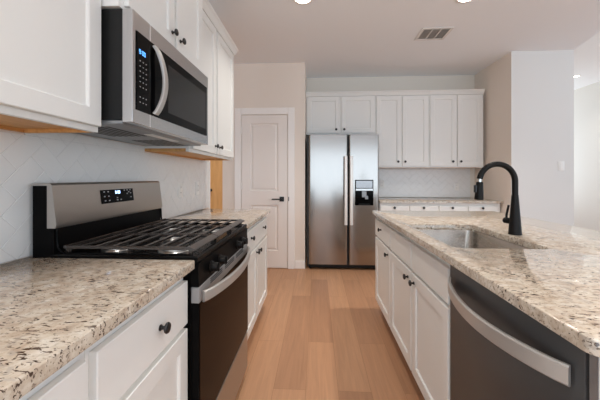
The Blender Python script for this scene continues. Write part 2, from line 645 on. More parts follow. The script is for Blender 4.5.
def clip_poly(p, x0, x1, y0, y1):
    def cut(poly, f, inter):
        out = []
        for i in range(len(poly)):
            a, b = poly[i], poly[(i + 1) % len(poly)]
            fa, fb = f(a), f(b)
            if fa >= 0: out.append(a)
            if (fa >= 0) != (fb >= 0):
                t = fa / (fa - fb)
                out.append((a[0] + (b[0] - a[0]) * t, a[1] + (b[1] - a[1]) * t))
        return out
    for f in (lambda q: q[0] - x0, lambda q: x1 - q[0], lambda q: q[1] - y0, lambda q: y1 - q[1]):
        if not p: return p
        p = cut(p, f, None)
    return p


def herringbone(name, pt, a0, a1, z0, z1, ox, oz, wd=0.0762, g=0.0009):
    mb = MB()
    panel_loops(mb, pt, a0, a1, z0, z1, [(0, 0.0), (0, 0.006)], 1)
    l = 2 * wd
    c45 = math.sqrt(0.5)
    n = 40
    for i in range(-n, n):
        for j in range(-n, n):
            for k in (0, 1):
                # herringbone on a square grid: pairs of one horizontal and one vertical tile
                bx = i * wd + j * 2 * wd * 1.0
                by = i * wd - j * 2 * wd * 1.0
                if k == 0:
                    r = (bx, by, bx + l, by + wd)
                else:
                    r = (bx, by + wd, bx + wd, by + wd + l)
                q = [(r[0] + g, r[1] + g), (r[2] - g, r[1] + g), (r[2] - g, r[3] - g), (r[0] + g, r[3] - g)]
                q = [((x - y) * c45 + ox, (x + y) * c45 + oz) for x, y in q]
                if max(x for x, y in q) < a0 or min(x for x, y in q) > a1 or max(y for x, y in q) < z0 or min(y for x, y in q) > z1:
                    continue
                q = clip_poly(q, a0, a1, z0, z1)
                if len(q) < 3: continue
                cx = sum(x for x, y in q) / len(q)
                cy = sum(y for x, y in q) / len(q)
                inn = [(x + (cx - x) * 0.02, y + (cy - y) * 0.02) for x, y in q]
                lo = [mb.bm.verts.new(pt(x, y, 0.006)) for x, y in q]
                hi = [mb.bm.verts.new(pt(x, y, 0.0075)) for x, y in inn]
                m = len(q)
                for t in range(m):
                    try:
                        mb.bm.faces.new((lo[t], lo[(t + 1) % m], hi[(t + 1) % m], hi[t]))
                    except ValueError:
                        pass
                mb.bm.faces.new(hi)
    return struct(mb.build(name, ['tile_white', 'grout']))


ptL = lambda a, z, d: (WL + d, a, z)
ptB = lambda a, z, d: (a, YB - d, z)
herringbone('trim_4', ptL, -0.03, 2.94, 0.9155, 1.366, 1.012, 1.344)
herringbone('trim_6', ptL, 1.0445, 1.8095, 1.3662, 1.4030, 1.012, 1.344)
herringbone('trim_5', ptB, 0.85, 2.29, 0.9155, 1.366, 1.012, 1.344)

# ------------------------------------------------------------------ cabinets


def face_left(X):
    return lambda a, z, d: (X + d, a, z)       # fronts facing +X, a runs along Y


def face_island(X):
    return lambda a, z, d: (X - d, a, z)       # fronts facing -X


def face_back(Y):
    return lambda a, z, d: (a, Y - d, z)       # fronts facing -Y, a runs along X


def fbox(mb, pt, a0, a1, z0, z1, d0, d1, bev=0.0, mi=0):
    p, q = pt(a0, z0, d0), pt(a1, z1, d1)
    mb.box(p[0], q[0], p[1], q[1], p[2], q[2], bev=bev, mi=mi)
    return mb


def knob(pt, a, z, d, parent):
    o = Vector(pt(a, z, d))
    ax = Vector(pt(a, z, d + 1)) - o
    prof = [(0.0003, 0.009), (0.003, 0.009), (0.005, 0.0055), (0.013, 0.005), (0.016, 0.009), (0.018, 0.0145), (0.022, 0.0165), (0.026, 0.0145), (0.0285, 0.008), (0.029, 0.0005)]
    return MB().lathe(o, ax, prof, 18).build('knob', 'black_metal', parent)


def shaker(pt, a0, a1, z0, z1, parent, name='door', rail=0.057, knobs=(), flat=False, d0=0.0005):
    mb = MB()
    t = d0 + 0.019
    c = 0.002
    if flat:
        loops = [(0, d0), (0, t - c), (c, t)]
    else:
        loops = [(0, d0), (0, t - c), (c, t), (rail, t), (rail + 0.004, t - 0.003), (rail + 0.006, t - 0.009)]
    rings = panel_loops(mb, pt, a0, a1, z0, z1, loops)
    mb.bm.faces.new(rings[0])
    o = mb.build(name, 'cabinet_white', parent, angle=0.2)
    for a, z in knobs:
        knob(pt, a, z, t, o)
    return o


def base_cabinet(label, pt, loc, a0, a1, depth, doors=(), drawers=(), group=None, zt=0.883, toe=True, name='base_cabinet', hole=None):
    r = thing(name, label, 'cabinet', loc, group)
    mb = MB()
    if hole:      # open topped: sides, floor, back and front rail around a sink
        fbox(mb, pt, a0, a0 + 0.018, 0.11, zt, -depth, -0.0195)
        fbox(mb, pt, a1 - 0.018, a1, 0.11, zt, -depth, -0.0195)
        fbox(mb, pt, a0 + 0.018, a1 - 0.018, 0.11, 0.13, -depth, -0.0195)
        fbox(mb, pt, a0 + 0.018, a1 - 0.018, 0.13, zt, -depth, -depth + 0.012)
        fbox(mb, pt, a0, a1, 0.11, zt, -0.019, 0.0)
    else:
        fbox(mb, pt, a0, a1, 0.11, zt, -depth, 0.0)
    mb.build('body', 'cabinet_white', r)
    if toe:
        mb = MB()
        fbox(mb, pt, a0, a1, 0.0, 0.1095, -depth + 0.03, -0.07)
        mb.build('toe_kick', 'cabinet_white', r)
    for d in doors:
        shaker(pt, d[0], d[1], d[2], d[3], r, 'door', knobs=d[4])
    for d in drawers:
        shaker(pt, d[0], d[1], d[2], d[3], r, 'drawer', knobs=d[4], flat=True)
    return r


def upper_cabinet(label, pt, loc, a0, a1, z0, z1, depth, doors, group=None, crown=None, name='wall_cabinet', lip=0.02):
    r = thing(name, label, 'cabinet', loc, group)
    mb = MB()
    fbox(mb, pt, a0, a1, z0 + lip, z1, -depth, 0.0)
    if lip:
        fbox(mb, pt, a0, a1, z0, z0 + lip - 0.0005, -0.019, 0.0)
    mb.build('body', 'cabinet_white', r)
    if lip:
        mb = MB()
        fbox(mb, pt, a0, a1, z0 + lip - 0.006, z0 + lip - 0.0005, -depth, -0.0195)
        fbox(mb, pt, a0, a1, z0 + 0.002, z0 + lip - 0.0065, -depth, -depth + 0.016)
        for e0, e1 in ((a0, a0 + 0.014), (a1 - 0.014, a1)):
            fbox(mb, pt, e0, e1, z0, z0 + lip - 0.0065, -depth + 0.0162, -0.0195)
        u = mb.build('bottom_panel', 'raw_wood', r)
        u['label'] = 'bare wood underside'
    for d in doors:
        shaker(pt, d[0], d[1], d[2], d[3], r, 'door', knobs=d[4])
    if crown:
        ca0, ca1, ends = crown
        mb = MB()
        prof = [(0.000, z1 - 0.03), (0.018, z1 - 0.03), (0.022, z1 - 0.018), (0.036, z1 + 0.012), (0.046, z1 + 0.022), (0.050, z1 + 0.03), (0.0, z1 + 0.03)]
        lo = [pt(ca0 - (d if 'lo' in ends else 0), z, d + 0.0005) for d, z in prof]
        hi = [pt(ca1 + (d if 'hi' in ends else 0), z, d + 0.0005) for d, z in prof]
        va = [mb.bm.verts.new(p) for p in lo]
        vb = [mb.bm.verts.new(p) for p in hi]
        n = len(prof)
        mb.bm.faces.new(va)
        mb.bm.faces.new(list(reversed(vb)))
        for i in range(n):
            mb.bm.faces.new((va[i], va[(i + 1) % n], vb[(i + 1) % n], vb[i]))
        # returns along the open ends
        for key, aa, sg in (('lo', ca0, -1), ('hi', ca1, 1)):
            if key in ends:
                e0 = [mb.bm.verts.new(pt(aa + sg * d, z, d + 0.0005)) for d, z in prof]
                e1 = [mb.bm.verts.new(pt(aa + sg * d, z, -depth)) for d, z in prof]
                mb.bm.faces.new(e0)
                mb.bm.faces.new(list(reversed(e1)))
                for i in range(n):
                    mb.bm.faces.new((e0[i], e0[(i + 1) % n], e1[(i + 1) % n], e1[i]))
        mb.build('crown_molding', 'cabinet_white', r, angle=0.3)
    return r


# ---- left run, base
XB = -0.478        # face frame plane of the left base cabinets
pl = face_left(XB)
DB = XB - WL - 0.002
base_cabinet('white base cabinet under the counter nearest the camera, left of the stove', pl, (XB, 0.82, 0), 0.590, 1.045, DB,
             doors=[(0.601, 1.040, 0.125, 0.672, [])], drawers=[(0.601, 1.040, 0.690, 0.842, [(0.852, 0.768)])])
base_cabinet('white base cabinet cut off by the bottom left corner of the photo', pl, (XB, 0.3, 0), -0.02, 0.589, DB,
             doors=[(-0.008, 0.280, 0.125, 0.672, [(0.245, 0.62)]), (0.286, 0.572, 0.125, 0.672, [(0.32, 0.62)])],
             drawers=[(-0.008, 0.572, 0.690, 0.842, [(0.14, 0.768), (0.42, 0.768)])])
base_cabinet('white base cabinet with two-knob drawer over paired doors, beyond the stove', pl, (XB, 2.3, 0), 1.822, 2.772, DB,
             doors=[(1.840, 2.288, 0.125, 0.672, [(2.255, 0.64)]), (2.306, 2.752, 0.125, 0.672, [(2.340, 0.64)])],
             drawers=[(1.840, 2.752, 0.690, 0.842, [(2.07, 0.785), (2.53, 0.785)])])

# ---- left run, uppers
XU = -0.793
pu = face_left(XU)
DU = XU - WL - 0.002
upper_cabinet('tall white wall cabinet hanging left of the microwave', pu, (XU, 0.8, 1.372), 0.585, 1.042, 1.372, 2.395, DU,
              [(0.597, 1.034, 1.392, 2.355, [])])
upper_cabinet('white wall cabinet at the end of the left row, two knobs low on its doors', pu, (XU, 2.3, 1.372), 1.812, 2.772, 1.372, 2.395, DU,
              [(1.835, 2.268, 1.392, 2.355, [(2.240, 1.45)]), (2.304, 2.752, 1.392, 2.355, [(2.345, 1.45)])], crown=(1.812, 2.772, ('hi',)))
XM = -0.716
pm = face_left(XM)
upper_cabinet('short two-door white wall cabinet directly above the microwave', pm, (XM, 1.43, 1.835), 1.0435, 1.8105, 1.832, 2.37, XM - WL - 0.002,
              [(1.072, 1.432, 1.847, 2.335, [(1.405, 1.910)]), (1.456, 1.790, 1.847, 2.335, [(1.490, 1.905)])], crown=(1.0435, 1.8105, ()), lip=0.0)

# ---- back wall
YU = 4.289
pb = face_back(YU)
DUB = YB - YU - 0.002
upper_cabinet('short two-door white cabinet above the steel refrigerator', pb, (0.35, YU, 1.83), -0.150, 0.832, 1.826, 2.40, DUB,
              [(-0.138, 0.330, 1.846, 2.362, [(0.277, 1.895)]), (0.352, 0.818, 1.846, 2.362, [(0.392, 1.895)])], crown=(-0.150, 0.832, ()), lip=0.0)
upper_cabinet('tall two-door white wall cabinet just right of the refrigerator', pb, (1.2, YU, 1.372), 0.8335, 1.572, 1.352, 2.40, DUB,
              [(0.846, 1.190, 1.372, 2.362, [(1.142, 1.435)]), (1.205, 1.560, 1.372, 2.362, [(1.240, 1.435)])], crown=(0.8335, 1.572, ()))
upper_cabinet('tall two-door white wall cabinet next to the beige nook wall', pb, (1.95, YU, 1.372), 1.5735, 2.315, 1.352, 2.40, DUB,
              [(1.588, 1.945, 1.372, 2.362, [(1.892, 1.435)]), (1.962, 2.285, 1.372, 2.362, [(2.000, 1.435)])], crown=(1.5735, 2.315, ('hi',)) if False else (1.5735, 2.315, ()))

YBB = 3.95
pbb = face_back(YBB)
DBB = YB - YBB - 0.002
base_cabinet('white base cabinet below the back counter, beside the refrigerator', pbb, (1.2, YBB, 0), 0.822, 1.5645, DBB,
             doors=[(0.834, 1.190, 0.125, 0.672, [(1.155, 0.62)]), (1.206, 1.552, 0.125, 0.672, [(1.24, 0.62)])],
             drawers=[(0.834, 1.190, 0.690, 0.842, [(1.005, 0.822)]), (1.206, 1.552, 0.690, 0.842, [(1.375, 0.822)])])
base_cabinet('white base cabinet below the back counter, against the nook wall', pbb, (1.95, YBB, 0), 1.5655, 2.340, DBB,
             doors=[(1.578, 1.925, 0.125, 0.672, [(1.89, 0.62)]), (1.941, 2.306, 0.125, 0.672, [(1.975, 0.62)])],
             drawers=[(1.578, 1.925, 0.690, 0.842, [(1.735, 0.822)]), (1.941, 2.306, 0.690, 0.842, [(2.11, 0.822)])])

# ---- island
XI = 0.5465
pi_ = face_island(XI)
base_cabinet('white drawer-over-door island cabinet, farthest from the camera', pi_, (XI, 2.45, 0), 2.182, 2.735, 0.60,
             doors=[(2.192, 2.716, 0.125, 0.680, [(2.245, 0.637)])], drawers=[(2.192, 2.716, 0.700, 0.842, [(2.475, 0.782)])], name='island_cabinet')
base_cabinet('white island sink cabinet with two doors under two blank drawer fronts', pi_, (XI, 1.7, 0), 1.222, 2.181, 0.60,
             doors=[(1.232, 1.692, 0.125, 0.680, [(1.648, 0.637)]), (1.708, 2.172, 0.125, 0.680, [(1.755, 0.637)])],
             drawers=[(1.232, 1.692, 0.700, 0.842, []), (1.708, 2.172, 0.700, 0.842, [])], name='island_cabinet', hole=True)
o = thing('island_end_panel', 'narrow white end panel of the island beside the dishwasher', 'panel', (XI, 0.6, 0))
MB().box(0.527, 1.146, 0.585, 0.609, 0.0, 0.883, bev=0.0015).build('board', 'cabinet_white', o)
MB().box(0.5255, 0.5268, 0.588, 0.606, 0.0, 0.883).build('edge_strip', 'grey_strip', o)
o = MB().box(1.148, 1.168, 0.585, 2.735, 0.0, 0.883, bev=0.0015).build('island_back_panel', 'cabinet_white', loc=(1.15, 1.6, 0))
tag(o, 'white panel closing the seating side of the island', 'panel')

# ------------------------------------------------------------------ countertops


def rounded(pts_r, seg=6):
    """polygon with per-corner radii -> list of 2D points; pts given counter-clockwise"""
    out = []
    n = len(pts_r)
    for i in range(n):
        p = Vector(pts_r[i][:2])
        r = pts_r[i][2]
        if r <= 0:
            out.append((p.x, p.y))
            continue
        a = (Vector(pts_r[i - 1][:2]) - p).normalized()
        b = (Vector(pts_r[(i + 1) % n][:2]) - p).normalized()
        p0, p1 = p + a * r, p + b * r
        c = p + (a + b) * r
        a0 = math.atan2(p0.y - c.y, p0.x - c.x)
        a1 = math.atan2(p1.y - c.y, p1.x - c.x)
        d = (a1 - a0 + PI) % (2 * PI) - PI
        for k in range(seg + 1):
            t = a0 + d * k / seg
            out.append((c.x + r * math.cos(t), c.y + r * math.sin(t)))
    return out


def inset2(pts, cx, cy, e):
    return pts


def counter(name, label, outer, hole=None, z0=0.884, z1=0.914, loc=(0, 0, 0), ch=0.004, extra=None):
    mb = MB()
    bm = mb.bm

    def offset(poly, e):
        n = len(poly)
        res = []
        for i in range(n):
            p0, p, p2 = Vector(poly[i - 1]), Vector(poly[i]), Vector(poly[(i + 1) % n])
            d1 = (p - p0).normalized()
            d2 = (p2 - p).normalized()
            n1 = Vector((-d1.y, d1.x))
            n2 = Vector((-d2.y, d2.x))
            b = (n1 + n2)
            b = b / max(b.length, 1e-6)
            k = e / max(b.dot(n1), 0.3)
            res.append((p.x + b.x * k, p.y + b.y * k))
        return res

    def skirt(poly, e_sign):
        levels = [(poly, z0), (poly, z1 - ch), (offset(poly, e_sign * ch * 0.35), z1 - ch * 0.3), (offset(poly, e_sign * ch), z1)]
        rings = [[bm.verts.new((x, y, z)) for x, y in q] for q, z in levels]
        n = len(poly)
        for r in range(3):
            for i in range(n):
                bm.faces.new((rings[r][i], rings[r][(i + 1) % n], rings[r + 1][(i + 1) % n], rings[r + 1][i]))
        return rings[0], rings[-1]
    bo, to = skirt(outer, 1)
    tops, bots = [to], [bo]
    if hole:
        bh, th = skirt(hole, -1)
        tops.append(th)
        bots.append(bh)
    for group in (tops, bots):
        es = []
        for ring in group:
            n = len(ring)
            for i in range(n):
                e = bm.edges.get((ring[i], ring[(i + 1) % n])) or bm.edges.new((ring[i], ring[(i + 1) % n]))
                es.append(e)
        bmesh.ops.triangle_fill(bm, use_beauty=True, use_dissolve=False, edges=es)
    o = mb.build(name, 'granite', loc=loc, angle=0.7)
    return tag(o, label, 'countertop')


XE = -0.4345
counter('granite_countertop', 'speckled granite countertop in the foreground, left of the stove',
        rounded([(WL + 0.009, -0.03, 0), (XE, -0.03, 0), (XE, 1.047, 0.006), (WL + 0.009, 1.047, 0)]), loc=(-0.75, 0.4, 0.884))
counter('granite_countertop', 'short granite countertop between the stove and the hall opening',
        rounded([(WL + 0.009, 1.820, 0), (XE, 1.820, 0.004), (XE, 2.785, 0.006), (WL + 0.009, 2.785, 0)]), loc=(-0.75, 2.3, 0.884))
counter('granite_countertop', 'granite countertop along the back wall, right of the refrigerator',
        rounded([(0.818, 3.91, 0.004), (2.357, 3.91, 0), (2.357, YB - 0.009, 0), (0.818, YB - 0.009, 0)]), loc=(1.5, 4.2, 0.884))
SX0, SX1, SY0, SY1 = 0.580, 0.975, 1.285, 1.930
counter('island_countertop', 'big granite island countertop with the sink cut into it',
        rounded([(0.4985, 0.560, 0.03), (1.56, 0.560, 0.03), (1.56, 2.718, 0.012), (0.4985, 2.718, 0.012)]),
        hole=rounded([(SX0, SY0, 0.045), (SX1, SY0, 0.045), (SX1, SY1, 0.045), (SX0, SY1, 0.045)], 8), loc=(1.0, 1.6, 0.884))

# ------------------------------------------------------------------ sink
sk = thing('kitchen_sink', 'undermount stainless steel sink bowl in the island', 'sink', (0.77, 1.58, 0.66))


def ring_pts(e, r, z):
    return [(x, y, z) for x, y in rounded([(SX0 + e, SY0 + e, r), (SX1 - e, SY0 + e, r), (SX1 - e, SY1 - e, r), (SX0 + e, SY1 - e, r)], 8)]


mb = MB()
zf = 0.675
lv = [ring_pts(-0.010, 0.05, 0.8825), ring_pts(-0.003, 0.045, 0.8825), ring_pts(0.000, 0.045, 0.878), ring_pts(0.010, 0.05, zf + 0.03), ring_pts(0.016, 0.05, zf + 0.010), ring_pts(0.032, 0.05, zf)]
rings = [[mb.bm.verts.new(p) for p in l] for l in lv]
for r in range(len(rings) - 1):
    n = len(rings[r])
    for i in range(n):
        mb.bm.faces.new((rings[r][i], rings[r][(i + 1) % n], rings[r + 1][(i + 1) % n], rings[r + 1][i]))
mb.bm.faces.new(rings[-1])
bw = mb.build('bowl', 'stainless_sink', sk)
sm = bw.modifiers.new('solid', 'SOLIDIFY')
sm.thickness = 0.0015
sm.offset = -1
MB().lathe((0.77, 1.58, zf + 0.0005), (0, 0, 1), [(0, 0.055), (0.003, 0.055), (0.004, 0.045), (0.001, 0.04), (0.001, 0.012), (0.006, 0.010), (0.008, 0.004)], 28).build('drain', 'aluminium', sk)

# ------------------------------------------------------------------ faucet
fx, fy = 1.027, 1.607
fc = thing('kitchen_faucet', 'matte black gooseneck faucet standing behind the island sink', 'faucet', (fx, fy, 0.914))
MB().lathe((fx, fy, 0.9145), (0, 0, 1), [(0, 0.031), (0.004, 0.031), (0.008, 0.0295), (0.19, 0.0165), (0.203, 0.0155), (0.206, 0.0140)], 32).build('body', 'matte_black', fc)
path = []
R_ = 0.089
zc = 1.190
for i in range(6):
    path.append((fx, fy, 1.118 + (zc - 1.118) * i / 6))
for i in range(0, 27):
    a = PI * 0.955 * i / 26
    path.append((fx - R_ + R_ * math.cos(a), fy, zc + R_ * math.sin(a)))
MB().tube(path, 0.0142, 20).build('spout', 'matte_black', fc)
end = Vector(path[-1])
tdir = (Vector(path[-1]) - Vector(path[-2])).normalized()
tdir = (tdir * 0.25 + Vector((0, 0, -1))).normalized()
MB().lathe(end, tdir, [(0.0005, 0.0085), (0.018, 0.0085)], 18).build('collar', 'aluminium', fc)
hd = MB().lathe(end + tdir * 0.016, tdir, [(0.0, 0.0135), (0.004, 0.016), (0.03, 0.0175), (0.085, 0.0215), (0.092, 0.0205), (0.094, 0.016)], 28).build('spray_head', 'matte_black', fc)
q = end + tdir * 0.05
MB().box(q.x - 0.026, q.x - 0.014, q.y - 0.009, q.y + 0.009, q.z - 0.022, q.z + 0.018, bev=0.003).build('spray_button', 'black_metal', hd)
hdir = Vector((-0.55, 0.83, 0)).normalized()
hs = Vector((fx, fy, 0.982))
hn = MB().lathe(hs + hdir * 0.016, hdir, [(0, 0.0155), (0.022, 0.0155), (0.034, 0.015), (0.039, 0.011)], 20)
hn.tube([hs + hdir * 0.040 + Vector((0, 0, 0.006)), hs + hdir * 0.042 + Vector((0.002, 0, 0.03)), hs + hdir * 0.038 + Vector((0.009, 0, 0.082))], [0.006, 0.0055, 0.0055], 12)
hn.build('handle', 'matte_black', fc)

# ------------------------------------------------------------------ dishwasher
dw = thing('dishwasher', 'dark stainless dishwasher with a bowed bar handle, built into the island', 'dishwasher', (0.53, 0.91, 0))
MB().box(0.556, 1.12, 0.622, 1.208, 0.09, 0.872).build('case', 'dark_case', dw)
mb = MB().box(0.527, 0.555, 0.617, 1.213, 0.115, 0.876, bev=0.003, seg=2)
dd = mb.build('door', 'stainless_dark', dw)
MB().box(0.600, 0.615, 0.620, 1.210, 0.005, 0.089).build('kick_plate', 'charcoal_plastic', dw)
path, nd = [], []
n = 24
for i in range(n + 1):
    t = i / n
    y = 0.640 + (1.190 - 0.640) * t
    bow = 0.058 * math.sin(PI * t) ** 0.75
    path.append((0.5245 - 0.008 - bow, y, 0.802 - 0.010 * math.sin(PI * t)))
for i in range(n + 1):
    a = Vector(path[max(i - 1, 0)])
    b = Vector(path[min(i + 1, n)])
    t = (b - a).normalized()
    nrm = Vector((-t.y, t.x, 0))
    nd.append(nrm if nrm.x < 0 else -nrm)
MB().ribbon(path, (0, 0, 1), 0.044, nd, 0.010, bev=0.004).build('handle', 'handle_steel', dd)

# ------------------------------------------------------------------ microwave
mw = thing('microwave', 'stainless over-the-range microwave above the stove', 'microwave', (-0.9, 1.43, 1.41))
MY0, MY1, MZ0, MZ1 = 1.050, 1.807, 1.410, 1.826
mb = MB().box(WL + 0.012, -0.709, MY0 + 0.003, MY1 - 0.003, MZ0 + 0.012, MZ1)
mb.build('case', 'charcoal_plastic', mw)
mb = MB().box(-0.708, -0.669, MY0, MY1, MZ0, MZ1, bev=0.002)
fr = mb.build('front_frame', 'stainless', mw)
XF = -0.6685
mb = MB().box(XF, XF + 0.003, 1.072, 1.780, 1.462, 1.756, bev=0.001)
mb.build('front_glass', 'black_glass', mw)
MB().box(XF, XF + 0.0006, 1.164, 1.1665, MZ0 + 0.002, 1.4615).build('door_seam', 'trim_white', mw)
MB().box(XF, XF + 0.0006, 1.164, 1.1665, 1.7565, MZ1 - 0.002).build('door_seam', 'trim_white', mw)
MB().box(XF + 0.003, XF + 0.0036, 1.305, 1.755, 1.500, 1.715, bev=0.0002).build('door_window', 'window_glass_dark', mw)
xk = XF + 0.0031
for rows in (range(0, 6), range(7, 9)):
    kp = MB()
    for r in rows:
        for c_ in range(3):
            y = 1.092 + c_ * 0.020
            z = 1.650 - r * 0.0195
            kp.box(xk, xk + 0.0004, y - 0.003, y + 0.003, z - 0.0018, z + 0.0018)
    kp.build('keypad', 'print_grey', mw)
SEG = {'0': 'abcdef', '1': 'bc', '2': 'abged', '3': 'abgcd', '4': 'fgbc', '5': 'afgcd', '6': 'afgedc', '7': 'abc', '8': 'abcdefg', '9': 'abcfgd'}


def digits(txt, pt, a, z, h, gap, st):
    mb = MB()
    wdt = h * 0.55
    for ch_ in txt:
        if ch_ == ':':
            for zz in (0.3, 0.7):
                fbox(mb, pt, a, a + st, z + h * zz - st / 2, z + h * zz + st / 2, 0, 0.0004)
            a += gap * 0.55
            continue
        for s in SEG[ch_]:
            if s == 'a': b = (0, wdt, h - st, h)
            if s == 'd': b = (0, wdt, 0, st)
            if s == 'g': b = (0, wdt, h / 2 - st / 2, h / 2 + st / 2)
            if s == 'f': b = (0, st, h / 2, h)
            if s == 'e': b = (0, st, 0, h / 2)
            if s == 'b': b = (wdt - st, wdt, h / 2, h)
            if s == 'c': b = (wdt - st, wdt, 0, h / 2)
            fbox(mb, pt, a + b[0], a + b[1], z + b[2], z + b[3], 0, 0.0004)
        a += gap
    return mb


digits('9:00', face_left(xk), 1.086, 1.676, 0.017, 0.0125, 0.0026).build('display', 'display_blue', mw)
# bowed handle
path, nd = [], []
n = 20
for i in range(n + 1):
    t = i / n
    z = 1.468 + (1.744 - 1.468) * t
    bow = 0.024 * math.sin(PI * t) ** 0.6
    path.append((XF + 0.009 + bow, 1.190 + 0.036 * math.sin(PI * t), z))
for i in range(n + 1):
    a = Vector(path[max(i - 1, 0)])
    b = Vector(path[min(i + 1, n)])
    t = (b - a).normalized()
    nrm = Vector((t.z, 0, -t.x))
    nd.append(nrm if nrm.x > 0 else -nrm)
MB().ribbon(path, (0, 1, 0), 0.034, nd, 0.010, bev=0.004).build('handle', 'handle_steel', mw)
# underside: vents, lamp cover
mb = MB().box(-1.06, -0.709, MY0 + 0.006, MY1 - 0.006, MZ0 - 0.006, MZ0 + 0.0115, bev=0.004)
un = mb.build('underside', 'grey_strip', mw)
for y0_ in (1.10, 1.50):
    mb = MB()
    for k in range(6):
        mb.box(-0.96 + k * 0.03, -0.945 + k * 0.03, y0_, y0_ + 0.26, MZ0 - 0.0072, MZ0 - 0.0063)
    mb.build('filter_grille', 'slot_dark', un)
MB().box(-0.775, -0.735, 1.30, 1.56, MZ0 - 0.008, MZ0 - 0.0063).build('lamp_cover', 'white_plastic', un)

# ------------------------------------------------------------------ range
rg = thing('gas_range', 'black and stainless gas range between the two left countertops', 'stove', (-0.74, 1.433, 0))
RY0, RY1 = 1.054, 1.812
RX = -0.4275
MB().box(-1.055, RX - 0.027, RY0, RY1, 0.04, 0.9, bev=0.002).build('body', 'black_panel', rg)
for x in (-1.0, -0.50):
    for y in (RY0 + 0.05, RY1 - 0.05):
        MB().lathe((x, y, 0.0), (0, 0, 1), [(0, 0.02), (0.039, 0.02)], 12).build('foot', 'black_metal', rg)
# cooktop tray with raised rim
mb = MB()
loops = [(0, 0.901), (0, 0.920), (0.004, 0.925), (0.014, 0.925), (0.022, 0.914), (0.03, 0.912)]
prev = None
cx0, cx1 = -0.985, -0.428
for ins, z in loops:
    ring = [mb.bm.verts.new(p) for p in ((cx0 + ins, RY0 + ins - 0.001, z), (cx1 - ins, RY0 + ins - 0.001, z), (cx1 - ins, RY1 - ins, z), (cx0 + ins, RY1 - ins, z))]
    if prev:
        for k in range(4):
            mb.bm.faces.new((prev[k], prev[(k + 1) % 4], ring[(k + 1) % 4], ring[k]))
    else:
        mb.bm.faces.new(ring)
    prev = ring
mb.bm.faces.new(prev)
mb.build('cooktop', 'black_enamel', rg, angle=0.3)
# rim sweeping up at both ends of the backguard
for y in (RY0 + 0.006, RY1 - 0.006):
    pth = [(-0.46, y, 0.927), (-0.90, y, 0.927)] + [(-0.929 - 0.035 * math.sin(a), y, 0.962 - 0.035 * math.cos(a)) for a in [PI / 2 * k / 6 for k in range(7)]] + [(-0.966, y, 0.995), (-0.967, y, 1.018)]
    MB().tube(pth, 0.0042, 10).build('rim_trim', 'black_glass', rg)
# backguard
bgd = MB().prism([(-1.055, RY0, 0.905), (-0.972, RY0, 0.905), (-0.972, RY0, 1.02), (-0.999, RY0, 1.178), (-1.055, RY0, 1.178)], (0, RY1 - RY0, 0)).build('backguard', 'black_panel', rg)
mb = MB().prism([(-0.9985, RY0 - 0.001, 1.020), (-0.966, RY0 - 0.001, 1.020), (-0.962, RY0 - 0.001, 1.034), (-0.980, RY0 - 0.001, 1.180), (-0.988, RY0 - 0.001, 1.188), (-1.056, RY0 - 0.001, 1.188), (-1.056, RY0 - 0.001, 1.1785), (-0.9985, RY0 - 0.001, 1.1785)], (0, RY1 - RY0 + 0.002, 0))
fp = mb.build('backguard_panel', 'stainless_warm', bgd)


def pt_bg(a, z, d):      # on the sloped backguard face
    t = (z - 1.034) / (1.180 - 1.034)
    return (-0.962 - 0.018 * t + d, a, z)


mb = MB()
mb.prism([pt_bg(1.294, 1.089, 0.0004), pt_bg(1.532, 1.089, 0.0004), pt_bg(1.532, 1.152, 0.0004), pt_bg(1.294, 1.152, 0.0004)], (0.0012, 0, 0.0001))
mb.build('control_panel', 'black_glass', bgd)


def bgbox(mb, a0, a1, z0, z1, d0=0.0018):
    mb.prism([pt_bg(a0, z0, d0), pt_bg(a1, z0, d0), pt_bg(a1, z1, d0), pt_bg(a0, z1, d0)], (0.0004, 0, 0))


for cluster in (((1.318, 1.143), (1.344, 1.143), (1.318, 1.122), (1.346, 1.122), (1.320, 1.102), (1.348, 1.102)),
                ((1.404, 1.101), (1.430, 1.101), (1.404, 1.112)),
                ((1.462, 1.146), (1.484, 1.146), (1.508, 1.146), (1.482, 1.128), (1.510, 1.130), (1.496, 1.136), (1.510, 1.110))):
    mb = MB()
    for a, z in cluster:
        bgbox(mb, a - 0.0045, a + 0.0045, z - 0.0025, z + 0.0025)
    mb.build('button_legend', 'print_grey', bgd)
pd = lambda a, z, d: pt_bg(a, z, d + 0.0018)
digits('9:00', pd, 1.393, 1.131, 0.0145, 0.0105, 0.0028).build('display', 'display_pale', bgd)

# burners
for bx, by, br in ((-0.83, 1.20, 0.042), (-0.58, 1.20, 0.052), (-0.83, 1.66, 0.038), (-0.58, 1.66, 0.050), (-0.705, 1.433, 0.045)):
    b = MB().lathe((bx, by, 0.9125), (0, 0, 1), [(0, br + 0.016), (0.003, br + 0.014), (0.004, br), (0.012, br - 0.003)], 28).build('burner', 'aluminium', rg)
    MB().lathe((bx, by, 0.9248), (0, 0, 1), [(0, br - 0.002), (0.005, br - 0.001), (0.009, br - 0.006), (0.010, 0.002)], 28).build('burner_cap', 'matte_black', b)
